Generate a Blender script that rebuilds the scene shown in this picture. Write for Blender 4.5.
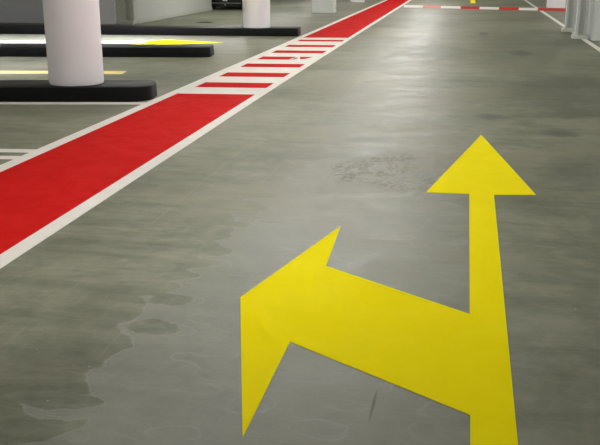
import bpy, bmesh, math, random
from mathutils import Vector, Matrix
R = math.radians
for o in list(bpy.data.objects): bpy.data.objects.remove(o)
S = bpy.context.scene
COL = S.collection

# ------------------------------------------------------------------ camera
cam_d = bpy.data.cameras.new('camera'); cam = bpy.data.objects.new('camera', cam_d); COL.objects.link(cam)
cam.location = (0, 0, 1.5)
cam.rotation_euler = (R(90 - 16.578), 0, R(10.607))
cam_d.sensor_width = 36; cam_d.lens = 870 / 600 * 36
cam_d.clip_end = 200
S.camera = cam

# ------------------------------------------------------------------ world, exposure
w = bpy.data.worlds.new('world'); S.world = w; w.use_nodes = True
w.node_tree.nodes['Background'].inputs[0].default_value = (.6, .65, .7, 1)
w.node_tree.nodes['Background'].inputs[1].default_value = .05
S.view_settings.view_transform = 'Standard'; S.view_settings.look = 'None'
S.view_settings.gamma = 1; S.view_settings.use_curve_mapping = False
S.view_settings.exposure = 0.0
CEIL = 2.9
LANE_W = 118; BAY_W = 140; SIDE_W = 150; GATE_W = 100
TUBE_COL = (1.0, .98, .97)

# ------------------------------------------------------------------ helpers
def tag(o, label=None, cat=None, group=None, kind=None):
    for k, v in (('label', label), ('category', cat), ('group', group), ('kind', kind)):
        if v: o[k] = v
    return o
def empty(name, loc, rz=0):
    o = bpy.data.objects.new(name, None); COL.objects.link(o); o.location = loc; o.rotation_euler = (0, 0, rz)
    o.empty_display_size = .1
    return o
def obj(name, bm, m, parent=None, loc=(0, 0, 0), rz=0, smooth=False):
    bmesh.ops.recalc_face_normals(bm, faces=bm.faces)
    me = bpy.data.meshes.new(name); bm.to_mesh(me); bm.free()
    o = bpy.data.objects.new(name, me); COL.objects.link(o)
    for x in (m if isinstance(m, (list, tuple)) else [m]): me.materials.append(x)
    o.parent = parent; o.location = loc; o.rotation_euler = (0, 0, rz)
    if smooth:
        for p in me.polygons: p.use_smooth = True
        me.set_sharp_from_angle(angle=R(35))
    return o
def box(bm, x0, x1, y0, y1, z0, z1, bev=0):
    r = bmesh.ops.create_cube(bm, size=1)['verts']
    for v in r: v.co = Vector((x0 + (v.co.x + .5) * (x1 - x0), y0 + (v.co.y + .5) * (y1 - y0), z0 + (v.co.z + .5) * (z1 - z0)))
    if bev:
        es = list({e for v in r for e in v.link_edges})
        bmesh.ops.bevel(bm, geom=es, offset=bev, segments=2, affect='EDGES', profile=.5)
def prism(bm, pts, z0, z1, top_inset=0):
    lo = [bm.verts.new((x, y, z0)) for x, y in pts]; hi = [bm.verts.new((x, y, z1)) for x, y in pts]
    bm.faces.new(lo); bm.faces.new(hi)
    n = len(pts)
    for i in range(n): bm.faces.new((lo[i], lo[(i + 1) % n], hi[(i + 1) % n], hi[i]))
def lathe(bm, prof, n=48, c=(0, 0)):
    rings = []
    for r, z in prof:
        rings.append([bm.verts.new((c[0] + r * math.cos(2 * math.pi * i / n), c[1] + r * math.sin(2 * math.pi * i / n), z)) for i in range(n)])
    for a, b in zip(rings, rings[1:]):
        for i in range(n): bm.faces.new((a[i], a[(i + 1) % n], b[(i + 1) % n], b[i]))
    bm.faces.new(rings[0]); bm.faces.new(rings[-1])
def xcyl(bm, r, x0, x1, y, z, n=24):
    m = bmesh.ops.create_cone(bm, cap_ends=True, segments=n, radius1=r, radius2=r, depth=abs(x1 - x0))['verts']
    bmesh.ops.rotate(bm, verts=m, cent=(0, 0, 0), matrix=Matrix.Rotation(math.pi / 2, 3, 'Y'))
    bmesh.ops.translate(bm, verts=m, vec=((x0 + x1) / 2, y, z))

# ------------------------------------------------------------------ materials
class NT:
    def __init__(s, name, rough=.5, spec=.5, col=(.5, .5, .5), metal=0):
        s.m = bpy.data.materials.new(name); s.m.use_nodes = True
        s.t = s.m.node_tree; s.b = s.t.nodes['Principled BSDF']
        s.b.inputs['Base Color'].default_value = (*col, 1); s.b.inputs['Roughness'].default_value = rough
        s.b.inputs['Specular IOR Level'].default_value = spec; s.b.inputs['Metallic'].default_value = metal
    def n(s, t, **k):
        x = s.t.nodes.new(t)
        for a, v in k.items(): setattr(x, a, v)
        return x
    def l(s, a, b): s.t.links.new(a, b)
    def pos(s):
        return s.n('ShaderNodeNewGeometry').outputs['Position']
    def map(s, scale=(1, 1, 1), loc=(0, 0, 0), rz=0, src=None):
        m = s.n('ShaderNodeMapping'); m.inputs['Scale'].default_value = scale; m.inputs['Location'].default_value = loc
        m.inputs['Rotation'].default_value = (0, 0, rz)
        s.l(src or s.pos(), m.inputs[0]); return m.outputs[0]
    def noise(s, v, scale, detail=4, rough=.55, dist=0):
        x = s.n('ShaderNodeTexNoise'); s.l(v, x.inputs['Vector']); x.inputs['Scale'].default_value = scale
        x.inputs['Detail'].default_value = detail; x.inputs['Roughness'].default_value = rough; x.inputs['Distortion'].default_value = dist
        return x.outputs['Fac']
    def rng(s, v, a, b, c=0, d=1, smooth=True):
        x = s.n('ShaderNodeMapRange'); x.interpolation_type = 'SMOOTHSTEP' if smooth else 'LINEAR'
        s.l(v, x.inputs[0])
        for i, q in enumerate((a, b, c, d)): x.inputs[i + 1].default_value = q
        return x.outputs[0]
    def math(s, op, a, b=0):
        x = s.n('ShaderNodeMath', operation=op)
        for i, q in enumerate((a, b)):
            if isinstance(q, (int, float)): x.inputs[i].default_value = q
            else: s.l(q, x.inputs[i])
        return x.outputs[0]
    def mix(s, fac, a, b):
        x = s.n('ShaderNodeMix', data_type='RGBA')
        if isinstance(fac, (int, float)): x.inputs[0].default_value = fac
        else: s.l(fac, x.inputs[0])
        for i, q in ((6, a), (7, b)):
            if isinstance(q, tuple): x.inputs[i].default_value = (*q, 1)
            else: s.l(q, x.inputs[i])
        return x.outputs[2]
    def spot(s, x, y, rx, ry, soft=.5, warp=.0, wscale=6):
        """1 inside an ellipse on the floor, 0 outside, its rim broken up by noise"""
        v = s.map((1 / rx, 1 / ry, 0), (-x / rx, -y / ry, 0))
        ln = s.n('ShaderNodeVectorMath', operation='LENGTH'); s.l(v, ln.inputs[0]); d = ln.outputs['Value']
        if warp:
            d = s.math('ADD', d, s.math('MULTIPLY', s.math('SUBTRACT', s.noise(s.map(), wscale, 3), .5), warp))
        return s.rng(d, 1 - soft, 1 + soft, 1, 0)

def simple(name, col, rough=.5, spec=.5, var=.08, scale=6, metal=0, bump=0):
    a = NT(name, rough, spec, col, metal)
    n = a.noise(a.map(), scale, 5)
    a.l(a.mix(n, tuple(c * (1 - var) for c in col), tuple(min(1, c * (1 + var)) for c in col)), a.b.inputs['Base Color'])
    if bump:
        b = a.n('ShaderNodeBump'); b.inputs['Strength'].default_value = bump; b.inputs['Distance'].default_value = .01
        a.l(a.noise(a.map(), scale * 8, 4), b.inputs['Height']); a.l(b.outputs[0], a.b.inputs['Normal'])
    return a.m

def floor_mat():
    a = NT('sealed_concrete', .5, .22)
    P = a.map()
    big = a.noise(P, .35, 4, .6, .6)
    mid = a.noise(P, 1.6, 6, .62, 1.2)
    fine = a.noise(P, 9, 8, .7, .6)
    grain = a.noise(P, 60, 3, .6)
    strk = a.noise(a.map((.9, 4.5, 1), rz=R(18)), 1.0, 7, .65, 1.0)   # trowel sweeps across the lane
    v = a.math('ADD', a.math('MULTIPLY', big, .30), a.math('MULTIPLY', mid, .30))
    v = a.math('ADD', v, a.math('MULTIPLY', strk, .26))
    v = a.math('ADD', v, a.math('MULTIPLY', fine, .14))
    v = a.rng(v, .41, .59, 0, 1, False)
    base = a.mix(v, (.092, .099, .058), (.262, .268, .195))
    # olive, slightly oily tint patches
    ol = a.rng(a.noise(a.map(loc=(7, 3, 0)), .55, 4, .6, .8), .48, .66)
    base = a.mix(a.math('MULTIPLY', ol, .55), base, (.205, .196, .125))
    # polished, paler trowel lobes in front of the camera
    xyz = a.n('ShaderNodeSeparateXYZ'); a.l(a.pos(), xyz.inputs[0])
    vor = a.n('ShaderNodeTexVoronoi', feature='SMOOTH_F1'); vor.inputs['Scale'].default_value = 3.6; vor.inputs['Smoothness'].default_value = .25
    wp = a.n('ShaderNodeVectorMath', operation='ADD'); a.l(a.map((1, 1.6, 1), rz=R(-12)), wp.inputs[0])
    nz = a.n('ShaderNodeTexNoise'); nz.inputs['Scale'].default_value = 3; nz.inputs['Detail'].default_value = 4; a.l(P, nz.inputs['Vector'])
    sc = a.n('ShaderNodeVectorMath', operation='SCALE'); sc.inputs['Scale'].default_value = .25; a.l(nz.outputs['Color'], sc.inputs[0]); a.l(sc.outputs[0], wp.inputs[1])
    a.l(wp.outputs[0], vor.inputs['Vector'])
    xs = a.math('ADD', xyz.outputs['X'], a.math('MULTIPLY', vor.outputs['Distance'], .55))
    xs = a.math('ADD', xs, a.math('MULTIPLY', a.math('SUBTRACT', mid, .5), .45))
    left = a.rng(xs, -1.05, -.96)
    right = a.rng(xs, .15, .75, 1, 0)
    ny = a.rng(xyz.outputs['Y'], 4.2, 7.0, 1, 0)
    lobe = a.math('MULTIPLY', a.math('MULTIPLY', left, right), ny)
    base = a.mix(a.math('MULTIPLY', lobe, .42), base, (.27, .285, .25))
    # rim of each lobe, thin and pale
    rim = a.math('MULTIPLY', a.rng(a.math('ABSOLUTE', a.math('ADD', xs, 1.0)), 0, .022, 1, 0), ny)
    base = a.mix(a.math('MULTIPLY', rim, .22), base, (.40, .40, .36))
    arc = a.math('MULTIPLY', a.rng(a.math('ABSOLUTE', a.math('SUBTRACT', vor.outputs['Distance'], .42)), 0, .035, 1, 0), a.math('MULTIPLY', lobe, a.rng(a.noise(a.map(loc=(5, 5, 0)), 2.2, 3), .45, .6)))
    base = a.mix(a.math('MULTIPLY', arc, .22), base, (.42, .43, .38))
    # fine smears and scuffs in all directions
    for ang_, sc_, th, k, cc in ((35, 5, .60, .25, (.09, .092, .06)), (-50, 7, .62, .22, (.36, .36, .29)), (80, 4, .60, .20, (.34, .34, .27))):
        sm = a.rng(a.noise(a.map((.35, 3.2, 1), (ang_ * .1, 3, 0), R(ang_)), sc_, 6, .7, .8), th, th + .10)
        base = a.mix(a.math('MULTIPLY', sm, k), base, cc)
    # blotchy rubber dirt under the tyres
    drt = a.math('MULTIPLY', a.rng(a.noise(a.map((1, .6, 1), (2, 9, 0)), 2.3, 6, .7, 1.5), .60, .78), .16)
    base = a.mix(drt, base, (.10, .10, .085))
    # worm-like worn stain left of the arrow head
    wm = a.rng(a.noise(a.map((1, .7, 1)), 8, 4, .6, 3.0), .49, .53)
    s1 = a.spot(-.82, 6.38, .14, .36, .35, .5); s2 = a.spot(-.55, 6.62, .24, .44, .35, .5); s3 = a.spot(-.30, 6.10, .40, .28, .35, .8)
    s = a.math('MULTIPLY', a.math('MAXIMUM', a.math('MAXIMUM', s1, s2), a.math('MULTIPLY', s3, .6)), wm)
    base = a.mix(a.math('MULTIPLY', s, .85), base, (.075, .074, .028))
    # dark oil marks on the right half of the lane
    for (x, y, rx, ry, k) in ((.90, 8.25, .17, .16, .8), (.28, 9.02, .14, .14, .8), (.37, 20.1, .10, .5, .8), (.95, 15.9, .16, .45, .8),
                              (1.5, 12.0, .5, .5, .35), (.85, 6.6, .20, .5, .3), (1.3, 11.0, .8, 1.6, .3), (1.3, 17.5, .8, 2.2, .3), (.6, 13.8, .5, 1.0, .25)):
        base = a.mix(a.math('MULTIPLY', a.spot(x, y, rx, ry, .6, 1.4, 5), k), base, (.085, .085, .065))
    # short dark scratch near the arrow's foot
    v = a.map((1, 1, 0), (0, 0, 0), 0)
    m = a.n('ShaderNodeMapping', vector_type='TEXTURE'); m.inputs['Location'].default_value = (-.255, 2.775, 0); m.inputs['Rotation'].default_value = (0, 0, R(-1)); m.inputs['Scale'].default_value = (.006, .12, 1000)
    a.l(a.pos(), m.inputs[0]); ln = a.n('ShaderNodeVectorMath', operation='LENGTH'); a.l(m.outputs[0], ln.inputs[0])
    base = a.mix(a.math('MULTIPLY', a.rng(ln.outputs['Value'], .7, 1.2, 1, 0), .7), base, (.06, .065, .06))
    # faint pale saw-cut lines along the lane and flecks
    for x0, wd, k in ((-1.80, .010, .10), (-1.37, .012, .06)):
        ln_ = a.rng(a.math('ABSOLUTE', a.math('ADD', xyz.outputs['X'], -x0)), 0, wd, 1, 0)
        ln_ = a.math('MULTIPLY', ln_, a.rng(a.noise(a.map((1, .7, 1)), 1.5, 3), .42, .6))
        base = a.mix(a.math('MULTIPLY', ln_, k * 2), base, (.36, .34, .27))
    fl = a.rng(a.noise(a.map((1, 1, 1), (4, 4, 0)), 26, 2, .5), .74, .78)
    base = a.mix(a.math('MULTIPLY', fl, .6), base, (.42, .41, .36))
    base = a.mix(a.rng(grain, .3, .7, 0, .10), base, (.08, .085, .075))
    a.l(base, a.b.inputs['Base Color'])
    rg = a.rng(a.math('ADD', a.math('MULTIPLY', mid, .6), a.math('MULTIPLY', strk, .4)), .35, .65, .46, .64, False)
    a.l(rg, a.b.inputs['Roughness'])
    b = a.n('ShaderNodeBump'); b.inputs['Strength'].default_value = .12; b.inputs['Distance'].default_value = .01
    a.l(a.math('ADD', mid, a.math('MULTIPLY', fine, .5)), b.inputs['Height']); a.l(b.outputs[0], a.b.inputs['Normal'])
    return a.m

def paint(name, col, dark, rough=.42, wear=.2):
    a = NT(name, rough, .02)
    n = a.rng(a.noise(a.map(), 3.5, 7, .65, 1), .3, .72)
    c = a.mix(a.math('MULTIPLY', n, .55), col, dark)
    sc = a.rng(a.noise(a.map((3, .8, 1), rz=R(35)), 9, 6, .7, .5), .64, .74)
    c = a.mix(a.math('MULTIPLY', sc, wear), c, (.30, .26, .12))
    a.l(c, a.b.inputs['Base Color'])
    a.l(a.rng(n, 0, 1, rough + .25, rough + .4), a.b.inputs['Roughness'])
    return a.m

M_floor = floor_mat()
M_yel = paint('yellow_road_paint', (.97, .83, .001), (.92, .76, .001), .45, .06)
M_pale = paint('glare_yellow_paint', (.80, .68, .26), (.72, .60, .22), .45, .06)  # yellow paled so the colour itself holds the overexposed lane light
M_glare = paint('glare_shaft_paint', (.80, .76, .58), (.72, .68, .50), .45, .06)  # near white: strong lane light painted into the shaft colour
M_bred = paint('dull_red_paint', (.52, .05, .04), (.45, .04, .03), .45, .1)
M_pink = paint('pale_red_paint', (.66, .26, .22), (.60, .22, .18), .45, .1)  # lighter, pinker red for one bump segment
M_red = paint('red_floor_paint', (.53, .010, .008), (.45, .008, .006), .42, .12)
M_wht = paint('white_line_paint', (.80, .78, .72), (.68, .66, .60), .5, .25)
M_blk = simple('black_kerb_paint', (.003, .0035, .003), .5, .16, .3, 8, bump=.15)
M_col = simple('white_column_paint', (.82, .79, .81), .55, .3, .03, 3)
M_ceil = simple('ceiling_paint', (.60, .60, .57), .8, .2, .05, 2)
M_wall = simple('white_wall_paint', (.62, .64, .60), .6, .3, .04, 2)
M_scuff = simple('grey_scuff', (.22, .22, .23), .7, .2, .2, 30)
M_side = simple('passage_wall_paint', (.43, .45, .40), .6, .3, .04, 2)
M_grey = simple('grey_wall_paint', (.50, .51, .54), .55, .3, .08, 4)
M_slate = simple('slate_trim_paint', (.60, .61, .64), .5, .3, .04, 4)
M_trim = simple('pale_trim_paint', (.40, .41, .36), .5, .3, .04, 4)
M_steel = simple('white_coated_steel', (.60, .63, .60), .4, .4, .04, 5)
M_plate = simple('pale_steel_plate', (.66, .66, .60), .5, .4, .06, 8)
M_body = simple('black_car_paint', (.006, .006, .007), .2, .5, .1, 5)
M_rubber = simple('tyre_rubber', (.012, .012, .012), .7, .3, .1, 20)
M_glass = NT('dark_car_glass', .05, .5, (.01, .012, .014)).m
M_chrome = simple('chrome', (.7, .7, .7), .15, .5, .02, 5, 1)
M_alloy = simple('wheel_alloy', (.35, .35, .36), .3, .5, .03, 5, 1)
M_lamp = NT('headlamp_lens', .1, .5, (.35, .36, .38)).m
M_iron = simple('cast_iron', (.035, .037, .028), .6, .3, .2, 30)
M_hous = simple('lamp_housing', (.75, .75, .73), .4, .4, .02, 4)
_t = NT('fluorescent_tube', .4, .3, (.9, .9, .88)); _t.b.inputs['Emission Color'].default_value = (*TUBE_COL, 1); _t.b.inputs['Emission Strength'].default_value = 6
M_tube = _t.m

# ------------------------------------------------------------------ large structure
def struct(name, b, m): return tag(obj(name, b, m), kind='structure')
X0, X1, Y0, Y1 = -16.0, 7.5, -5.0, 46.0
for nm, args, m in (
    ('floor', (X0 - .2, X1 + .2, Y0 - .2, Y1 + .2, -.3, 0), M_floor),
    ('ceiling', (X0 - .2, X1 + .2, Y0 - .2, Y1 + .2, CEIL, CEIL + .3), M_ceil),
    ('wall_left', (X0 - .2, X0, Y0 - .2, Y1 + .2, 0, CEIL), M_wall),
    ('wall_right', (X1, X1 + .2, Y0 - .2, Y1 + .2, 0, CEIL), M_wall),
    ('wall_back', (X0, X1, Y1, Y1 + .2, 0, CEIL), M_wall),
    ('wall_front', (X0, X1, Y0 - .2, Y0, 0, CEIL), M_wall)):
    b = bmesh.new(); box(b, *args); struct(nm, b, m)
# core room on the left: grey front face, white side face along the passage
b = bmesh.new(); box(b, X0, -9.0, 21.75, 22.0, 0, CEIL); struct('wall_core_front', b, M_grey)
b = bmesh.new(); box(b, -8.75, -8.42, 22.0, 28.9, 0, CEIL); box(b, -16, -8.75, 28.65, 28.9, 0, CEIL); struct('wall_core_side', b, M_side)
b = bmesh.new(); box(b, -9.45, -8.88, 21.66, 21.74, 0, CEIL, .01); struct('trim_1', b, M_slate)
b = bmesh.new()
box(b, -8.88, -8.62, 21.70, 22.0, 0, CEIL, .008); box(b, -8.62, -8.52, 21.80, 22.0, 0, CEIL); box(b, -8.52, -8.40, 21.72, 22.0, 0, CEIL, .02)
box(b, -8.80, -8.38, 21.6, 21.70, 0, .10, .01); struct('trim_2', b, M_trim)
b = bmesh.new(); box(b, -8.42, -8.39, 22.0, 28.9, 0, .10, .006); struct('baseboard_left', b, M_trim)
# stub wall on the right behind the steel posts
b = bmesh.new(); box(b, 2.52, 2.72, 18.95, 21.3, 0, CEIL); box(b, 2.52, X1, 18.75, 18.95, 0, CEIL); struct('wall_stub', b, M_steel)

# ------------------------------------------------------------------ floor paint
T = .002
def mark(name, polys, m, label, cat, group=None, z=0, t=T):
    b = bmesh.new()
    cx = sum(p[0] for p in polys[0]) / len(polys[0]); cy = sum(p[1] for p in polys[0]) / len(polys[0])
    for p in polys: prism(b, [(x - cx, y - cy) for x, y in p], z, z + t)
    return tag(obj(name, b, m, loc=(cx, cy, 0)), label, cat, group)
def rect(x0, x1, y0, y1, sk=0):
    """rectangle across the lane, ends cut along the lane; sk = rise per metre of x"""
    xm = -2.9
    f = lambda x, y: (x, y + (x - xm) * sk)
    return [f(x0, y0), f(x1, y0), f(x1, y1), f(x0, y1)]
XLo, XLi, XRi, XRo = -3.50, -3.378, -2.437, -2.335
RB = [(1.0, -2.385, -2.27), (4.0, -2.398, -2.285), (10.0, -2.437, -2.326), (18.6, -2.437, -2.345), (45.0, -2.50, -2.37)]
def ri(y):
    for (y0, a0, _), (y1, a1, _) in zip(RB, RB[1:]):
        if y <= y1: return a0 + (a1 - a0) * (y - y0) / (y1 - y0)
SK = .09
Yb0 = 10.07; Yb1 = 18.45
XC = -3.338   # the left border is wider along the crossing
mark('walkway_border_line', [[(XLo, 1.0), (XLi, 1.0), (XLi, Yb0 + (XLi + 2.9) * SK), (XC, Yb0 + (XC + 2.9) * SK), (XC, Yb1 + (XC + 2.9) * SK), (XLi, Yb1 + (XLi + 2.9) * SK), (XLi, 45.0), (XLo, 45.0)]], M_wht, 'long white line along the left edge of the red walkway, nearest the black kerbs', 'line')
mark('walkway_border_line', [[(o, y) for y, i, o in RB] + [(i, y) for y, i, o in reversed(RB)]], M_wht, 'long white line along the right edge of the red walkway, beside the driving lane', 'line')
mark('red_walkway', [[(XLi, 1.0), (ri(1.0), 1.0), (ri(4), 4), (ri(10), 10), (XRi, Yb0 + (XRi + 2.9) * SK), (XLi, Yb0 + (XLi + 2.9) * SK)]], M_red, 'broad red painted walkway stretch in the left foreground, before the striped crossing', 'walkway')
mark('red_walkway', [[(XLi, Yb1 + (XLi + 2.9) * SK), (XRi, Yb1 + (XRi + 2.9) * SK), (ri(18.6), 18.6), (ri(45), 45.0), (XLi, 45.0)]], M_red, 'red painted walkway stretch running into the distance beyond the striped crossing', 'walkway')
ordn = ['nearest the camera', 'second from the near end', 'third from the near end', 'fourth from the near end, cut by a grey scuff', 'fifth from the near end', 'sixth from the near end', 'farthest from the camera']
edge = Yb0
ROW = [(10.64, 11.12), (11.75, 12.22), (12.93, 13.40), (14.03, 14.49), (15.12, 15.58), (16.28, 16.73), (17.53, 17.92)]
wn = ['between the near red stretch and the first red bar', 'between the first and second red bars', 'between the second and third red bars', 'between the third and the scuffed red bar',
      'just beyond the scuffed red bar', 'between the fifth and sixth red bars', 'between the sixth and the farthest red bar', 'between the farthest red bar and the far red stretch']
for i, (a0, a1) in enumerate(ROW + [(Yb1, Yb1)]):
    mark('white_crossing_bar', [rect(XC, XRi, edge, a0, SK)], M_wht, 'white bar of the walkway crossing, ' + wn[i], 'crossing bar', 'white bars of the striped crossing')
    edge = a1
    if i == 7: break
    if i != 3:
        mark('red_crossing_bar', [rect(XC, XRi, a0, a1, SK)], M_red, 'red bar of the walkway crossing, ' + ordn[i], 'crossing bar', 'red bars of the striped crossing')
    else:
        t = empty('red_crossing_bar', (0, 0, 0)); tag(t, 'red bar of the walkway crossing, ' + ordn[i], 'crossing bar', 'red bars of the striped crossing')
        k = lambda x, y: (x, y + (x + 2.9) * SK)
        P_ = [k(XC, a0), k(-2.82, a0), k(-2.78, a1), k(XC, a1)]
        Q_ = [k(-2.64, a0 + .06), k(-2.56, a0 + .16), k(-2.50, a1), k(-2.72, a1)]
        b = bmesh.new(); prism(b, P_, 0, T); obj('painted_bar', b, M_red, t)
        b = bmesh.new(); prism(b, Q_, 0, T); obj('painted_bar', b, M_red, t)
        b = bmesh.new(); prism(b, [k(-2.82, a0), k(XRi, a0), k(XRi, a1), k(-2.50, a1), Q_[1], Q_[0], k(-2.72, a1), k(-2.78, a1)], 0, T); tag(obj('paint_patch', b, M_wht, t), 'white patch over the red bar')
        b = bmesh.new(); prism(b, [(-2.80, a0 + .02), (-2.74, a0 + .03), (-2.70, a0 + .12), (-2.73, a0 + .38), (-2.80, a0 + .30), (-2.76, a0 + .18)], T, T + .0006)
        tag(obj('scuff', b, M_scuff, t), 'grey scuff')
        t.location = (-2.9, a0, 0)
        for c in t.children: c.location = (2.9, -a0, 0)
# double white lines at the far left and the line before the near kerb
dk = math.tan(R(6))
def slant(x0, x1, y, wd, a=dk): return [(x0, y + (x0 - x1) * a), (x1, y), (x1, y + wd), (x0, y + wd + (x0 - x1) * a)]
mark('bay_line', [slant(-7.5, XLo, 6.53, .13)], M_wht, 'upper of the two short white lines meeting the walkway at the left edge', 'line')
mark('bay_line', [slant(-7.5, XLo, 6.27, .12)], M_wht, 'lower of the two short white lines meeting the walkway at the left edge', 'line')
mark('kerb_line', [slant(-11, XLo, 9.14, .15, math.tan(R(10.2)))], M_wht, 'thin white line on the floor just in front of the nearest black kerb', 'line')
mark('lane_edge_line', [rect(2.34, 2.45, 8, 45)], M_wht, 'thin white line along the right side of the lane, passing the steel posts', 'line')
# arrows
AR = [(.183, 8.01), (.521, 5.885), (.242, 5.835), (.235, 2.30), (.083, 2.30), (.083, 2.76), (-.650, 3.243), (-.655, 2.47), (-.975, 3.69), (-.675, 4.92), (-.650, 4.20), (.081, 3.68), (.078, 5.83), (-.213, 5.815)]
mark('yellow_lane_arrow', [AR], M_yel, 'large yellow painted arrow in the foreground pointing straight on and to the left', 'arrow')
mark('yellow_lane_arrow', [[(.10, 36.0), (.30, 36.0), (.30, 39.5), (.55, 39.5), (.2, 42), (-.15, 39.5), (.10, 39.5)]], M_yel, 'tiny distant yellow arrow beyond the red and white speed bump', 'arrow')
def rot(pts, c, a): return [(c[0] + x * math.cos(a) - y * math.sin(a), c[1] + x * math.sin(a) + y * math.cos(a)) for x, y in pts]
mark('gate_lane_arrow', [rot([(-4.5, -.17), (0, -.17), (0, .17), (-4.5, .17), (-4.5, .5), (-5.6, 0), (-4.5, -.5)], (-4.79, 11.9), R(9.5))], M_pale, 'yellow arrow shaft with strong light painted in, on the floor between the first and second black kerbs', 'arrow')
t = empty('gate_lane_arrow', (-4.72, 16.95, 0), R(8)); tag(t, 'yellow arrow head with strong light painted into its pale shaft, between the second and third black kerbs', 'arrow')
b = bmesh.new(); prism(b, [(-1.55, -.17), (-1.9, -.55), (-.9, -.45), (0, .0), (-1.25, .55), (-1.55, .17)], 0, T); obj('arrow_head', b, M_yel, t)
b = bmesh.new(); prism(b, [(-5.5, -.17), (-1.55, -.17), (-1.55, .17), (-5.5, .17)], 0, T); tag(obj('arrow_shaft', b, M_glare, t), 'pale shaft with strong light painted in')
# red and white dashed line across the far end of the lane
pos = [-2.24, -1.55, -.92, -.24, .40, 1.05, 1.69, 2.30, 3.5]
def dy(x): return 32.2 - .30 * (x + 2.2)
dlab = ['white bump segment touching the red walkway, leftmost of the row', 'pale red bump segment, leftmost red of the row', 'white bump segment, second white from the walkway',
        'red bump segment in the middle of the row, under the distant yellow arrow', 'white bump segment, third white from the walkway',
        'red bump segment, third red from the walkway', 'white bump segment nearest the white lane edge line', 'long red bump segment at the right end, in front of the right white column']
sk = -.30
for i in range(8):
    x0, x1 = pos[i] + .003, pos[i + 1] - .003; wd = x1 - x0
    b = bmesh.new(); prof = [(-.20, .0022), (-.17, .03), (-.10, .062), (0, .075), (.10, .062), (.17, .03), (.20, .0022)]
    ra = [b.verts.new((-wd / 2, y - wd / 2 * sk, z)) for y, z in prof]; rb_ = [b.verts.new((wd / 2, y + wd / 2 * sk, z)) for y, z in prof]
    b.faces.new(ra); b.faces.new(rb_)
    for q in range(len(prof)): b.faces.new((ra[q], ra[(q + 1) % 7], rb_[(q + 1) % 7], rb_[q]))
    tag(obj('speed_bump_segment', b, (M_pink if i == 1 else M_bred) if i % 2 else M_wht, loc=((x0 + x1) / 2, dy((x0 + x1) / 2), 0), smooth=True), dlab[i], 'speed bump', 'segments of the far red and white speed bump')

# ------------------------------------------------------------------ kerbs
KH = .165
def kerb(xe, ye, L, dep, ang, label, rf=.30, rb=.16):
    """right front bottom corner at xe, ye; runs L metres to the left"""
    def outline(ins):
        p = []
        def arc(cx, cy, r, a0, a1, n=10):
            for i in range(n + 1):
                a = R(a0 + (a1 - a0) * i / n); p.append((cx + r * math.cos(a), cy + r * math.sin(a)))
        arc(-rf, rf, rf - ins, -90, 0); arc(-rb, dep - rb, rb - ins, 0, 90)
        arc(-L + rb, dep - rb, rb - ins, 90, 180); arc(-L + rf, rf, rf - ins, 180, 270)
        return p
    b = bmesh.new()
    rings = [[b.verts.new((x, y, z)) for x, y in outline(ins)] for ins, z in ((0, 0), (0.003, .06), (.006, KH - .022), (.012, KH - .008), (.026, KH))]
    for a, c in zip(rings, rings[1:]):
        n = len(a)
        for i in range(n): b.faces.new((a[i], a[(i + 1) % n], c[(i + 1) % n], c[i]))
    b.faces.new(rings[0]); b.faces.new(rings[-1])
    return tag(obj('kerb', b, M_blk, loc=(xe, ye, 0), rz=ang, smooth=True), label, 'kerb', 'black kerbs between the gate lanes')
kerb(-3.475, 9.335, 8, .66, R(10.2), 'nearest black kerb with a rounded end, under the large white column', rf=.26)
kerb(-4.17, 14.14, 8, .62, R(8.6), 'middle black kerb, shortest at the right and carrying no column in view', rf=.14, rb=.10)
kerb(-3.54, 18.68, 9, .66, R(4.6), 'farthest black kerb, under the second white column', rf=.10, rb=.08)

# ------------------------------------------------------------------ columns
def column(x, y, r, z0, label, group=None):
    b = bmesh.new()
    lathe(b, [(r - .006, z0), (r - .006, z0 + .012), (r, z0 + .02), (r, 1.2), (r, CEIL - .30), (r - .006, CEIL - .295), (r - .006, CEIL - .285), (r, CEIL - .28), (r, CEIL)], 64, (0, 0))
    o = obj('column', b, M_col, loc=(x, y, 0), smooth=True)
    return tag(o, label, 'column', group)
column(-4.445, 9.56, .312, KH, 'large round white column in the foreground, on the nearest black kerb')
column(-4.51, 18.93, .30, KH, 'round white column standing on the farthest black kerb')
column(-4.42, 36.3, .30, 0, 'small far white column just left of the walkway, near the top edge')
def sq_column(x, y, wx, wy, label, m):
    b = bmesh.new(); box(b, -wx / 2, wx / 2, -wy / 2, wy / 2, 0, CEIL, .02)
    box(b, -wx / 2 - .006, wx / 2 + .006, -wy / 2 - .006, wy / 2 + .006, 0, .08, .004)
    return tag(obj('column', b, m, loc=(x, y, 0)), label, 'column')
sq_column(-4.50, 28.2, .70, .5, 'pale square-edged column left of the walkway, beyond the farthest kerb', M_steel)
sq_column(3.08, 33.0, .60, .6, 'white column at the far right, behind the long red bump segment', M_col)

# ------------------------------------------------------------------ steel posts
def ipost(x, y, label):
    t = empty('steel_post', (x, y, 0)); tag(t, label, 'post', 'white steel posts at the right lane edge')
    b = bmesh.new(); box(b, -.16, .17, -.13, .13, 0, .075, .008); obj('base_plate', b, M_plate, t)
    b = bmesh.new()
    box(b, -.10, -.045, -.09, .09, .075, CEIL, .004); box(b, .065, .12, -.09, .09, .075, CEIL, .004); box(b, -.045, .065, -.012, .012, .075, CEIL)
    obj('beam', b, M_steel, t)
    for sx, sy in ((-.13, -.105), (.145, -.105), (-.13, .105), (.145, .105)):
        b = bmesh.new(); lathe(b, [(.012, .075), (.012, .09), (.008, .093)], 6, (sx, sy)); obj('anchor_bolt', b, M_plate, t)
ipost(2.31, 21.15, 'farther white steel post with a pale base plate, left of the nearer one')
ipost(2.33, 19.25, 'nearer white steel post with a pale base plate, against the stub wall end')

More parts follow.
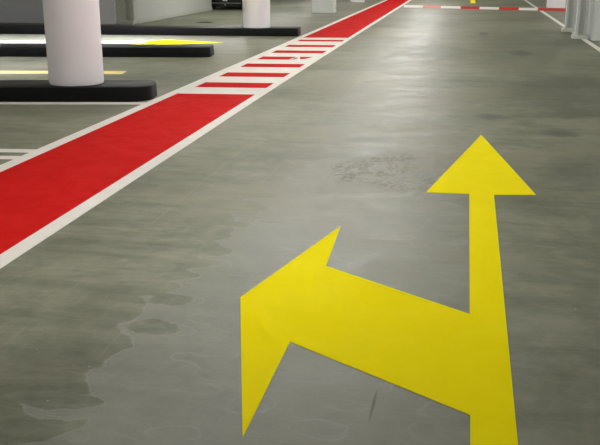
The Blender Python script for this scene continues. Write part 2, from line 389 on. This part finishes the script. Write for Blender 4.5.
# ------------------------------------------------------------------ drain cover
t = empty('drain_cover', (-6.83, 22.8, 0)); tag(t, 'small dark drain cover on the floor behind the farthest kerb', 'drain cover')
b = bmesh.new()
for a in ((-.19, -.165, -.19, .19), (.165, .19, -.19, .19), (-.165, .165, -.19, -.165), (-.165, .165, .165, .19)): box(b, *a, 0, .006)
obj('frame', b, M_iron, t)
b = bmesh.new(); box(b, -.165, .165, -.165, .165, 0, .002)
for k in range(6): box(b, -.165, .165, -.15 + k * .055, -.125 + k * .055, .002, .005)
obj('grate', b, M_iron, t)

# ------------------------------------------------------------------ parked car (only the lower front shows)
car = empty('car', (-8.03, 29.3, 0)); car.scale = (.86, .9, .95); tag(car, 'black car parked nose out beyond the white passage wall, only its low front showing', 'car')
def loft(b, secs):
    """secs: list of (y, [(x,z)...]) for the half section, mirrored"""
    rings = []
    for y, hs in secs:
        full = hs + [(-x, z) for x, z in reversed(hs)]
        rings.append([b.verts.new((x, y, z)) for x, z in full])
    for a, c in zip(rings, rings[1:]):
        n = len(a)
        for i in range(n): b.faces.new((a[i], a[(i + 1) % n], c[(i + 1) % n], c[i]))
    b.faces.new(rings[0]); b.faces.new(rings[-1])
b = bmesh.new()
def sec(y, wb, wm, zt, z0=.13, zm=.55): return (y, [(wb, z0), (wm, z0 + .12), (wm + .01, zm), (wm - .05, zt - .04), (wm - .18, zt)])
loft(b, [sec(0, .70, .76, .62, .10, .45), sec(.10, .80, .86, .70, .10, .5), sec(.6, .84, .90, .82), sec(1.4, .84, .90, .92), sec(3.4, .84, .90, .94), sec(4.1, .82, .88, .92), sec(4.35, .74, .82, .72)])
obj('body', b, M_body, car, smooth=True)
b = bmesh.new()
loft(b, [(1.25, [(.72, .90), (.70, .905), (.66, .91), (.6, .915), (.5, .92)]), (1.95, [(.80, .90), (.74, 1.15), (.66, 1.34), (.58, 1.40), (.4, 1.42)]),
         (3.0, [(.80, .90), (.74, 1.15), (.66, 1.36), (.58, 1.42), (.4, 1.44)]), (3.95, [(.74, .90), (.70, .92), (.66, .93), (.6, .935), (.5, .94)])])
obj('cabin_glass', b, M_glass, car, smooth=True)
b = bmesh.new()
for z in (.44, .49, .54): box(b, -.42, .42, -.012, .02, z, z + .018, .003)
obj('grille', b, M_chrome, car)
b = bmesh.new(); box(b, -.60, .60, -.02, .02, .225, .235, .002); obj('lower_trim', b, M_slate, car)
b = bmesh.new(); box(b, -.13, .06, -.035, 0, .30, .36, .005); obj('number_plate', b, M_plate, car)
b = bmesh.new(); lathe(b, [(.030, .0), (.030, .012), (.018, .016)], 20); bmesh.ops.rotate(b, verts=b.verts, cent=(0, 0, 0), matrix=Matrix.Rotation(R(90), 3, 'X')); bmesh.ops.translate(b, verts=b.verts, vec=(-.035, -.01, .17))
obj('tow_cap', b, M_alloy, car)
for s in (-1, 1):
    b = bmesh.new(); box(b, min(s * .48, s * .78), max(s * .48, s * .78), -.01, .12, .50, .60, .02); obj('headlamp', b, M_lamp, car)
    for y in (.85, 3.45):
        b = bmesh.new(); xcyl(b, .31, s * .70, s * .90, y, .31, 32); wh = obj('wheel', b, M_rubber, car, smooth=True)
        b = bmesh.new(); xcyl(b, .20, s * .895, s * .915, y, .31, 24); xcyl(b, .05, s * .915, s * .925, y, .31, 12); obj('hub_cap', b, M_alloy, wh)

# ------------------------------------------------------------------ ceiling lamps
def make_fixture():
    t = empty('ceiling_lamp', (0, 0, CEIL))
    b = bmesh.new(); box(b, -.11, .11, -.76, .76, -.055, 0, .006); obj('housing', b, M_hous, t)
    for s in (-1, 1):
        b = bmesh.new()
        m = bmesh.ops.create_cone(b, cap_ends=True, segments=16, radius1=.014, radius2=.014, depth=1.44)['verts']
        bmesh.ops.rotate(b, verts=m, cent=(0, 0, 0), matrix=Matrix.Rotation(R(90), 3, 'X')); bmesh.ops.translate(b, verts=m, vec=(s * .055, 0, -.075))
        obj('tube', b, M_tube, t)
    for s in (-1, 1):
        b = bmesh.new(); box(b, -.10, .10, s * .735 - .015, s * .735 + .015, -.095, -.05, .004); obj('end_cap', b, M_hous, t)
    return t
proto = make_fixture(); used = False
def lamp_at(x, y, rz, power, label, spread=180, col=TUBE_COL, group='ceiling lamps'):
    global used
    if not used: t = proto; used = True
    else:
        t = proto.copy(); COL.objects.link(t)
        for c in proto.children:
            if c.type == 'MESH': k = c.copy(); COL.objects.link(k); k.parent = t
    t.location = (x, y, CEIL); t.rotation_euler = (0, 0, rz)
    tag(t, label, 'lamp', group)
    if spread < 180:
        ld = bpy.data.lights.new('tube_light', 'AREA'); ld.shape = 'RECTANGLE'; ld.size = .2; ld.size_y = 1.45
        ld.energy = power; ld.color = col; ld.spread = R(spread)
        lo = bpy.data.objects.new('tube_light', ld); COL.objects.link(lo); lo.parent = t; lo.location = (0, 0, -.12)
        return
    ld = bpy.data.lights.new('tube_light', 'POINT'); ld.energy = power / 2; ld.color = col; ld.shadow_soft_size = .12
    for y in (-.4, .4):
        lo = bpy.data.objects.new('tube_light', ld); COL.objects.link(lo); lo.parent = t; lo.location = (0, y, -.22)
for k in range(10):
    lamp_at(-1.65, 4.5 + k * 4.0, 0, LANE_W, 'twin tube ceiling lamp over the driving lane', group='lamps over the lane')
for k in range(5):
    lamp_at(5.0, 7 + k * 8, 0, SIDE_W, 'twin tube ceiling lamp on the right side of the garage', group='lamps on the right side')
for x, y in ((-8.5, 4), (-12.5, 6), (-6.6, 25), (-6.6, 32), (-12, 34), (-6.6, 40)):
    lamp_at(x, y, 0, BAY_W, 'twin tube ceiling lamp on the left side of the garage', group='lamps on the left side')
lamp_at(-5.0, 14.6, R(98), 60, 'added unseen twin tube fill lamp over the middle black kerb', group='lamps on the left side')  # unseen lamp added to brighten the second column
for x, y, p in ((-7.2, 12.1, .6), (-9.8, 11.7, .6), (-6.9, 16.7, 1.6), (-9.6, 16.2, 1.2)):
    lamp_at(x, y, R(98), GATE_W * p, 'bright twin tube ceiling lamp over a gate lane', 100, (.84, .82, 1.0), group='lamps over the gate lanes')
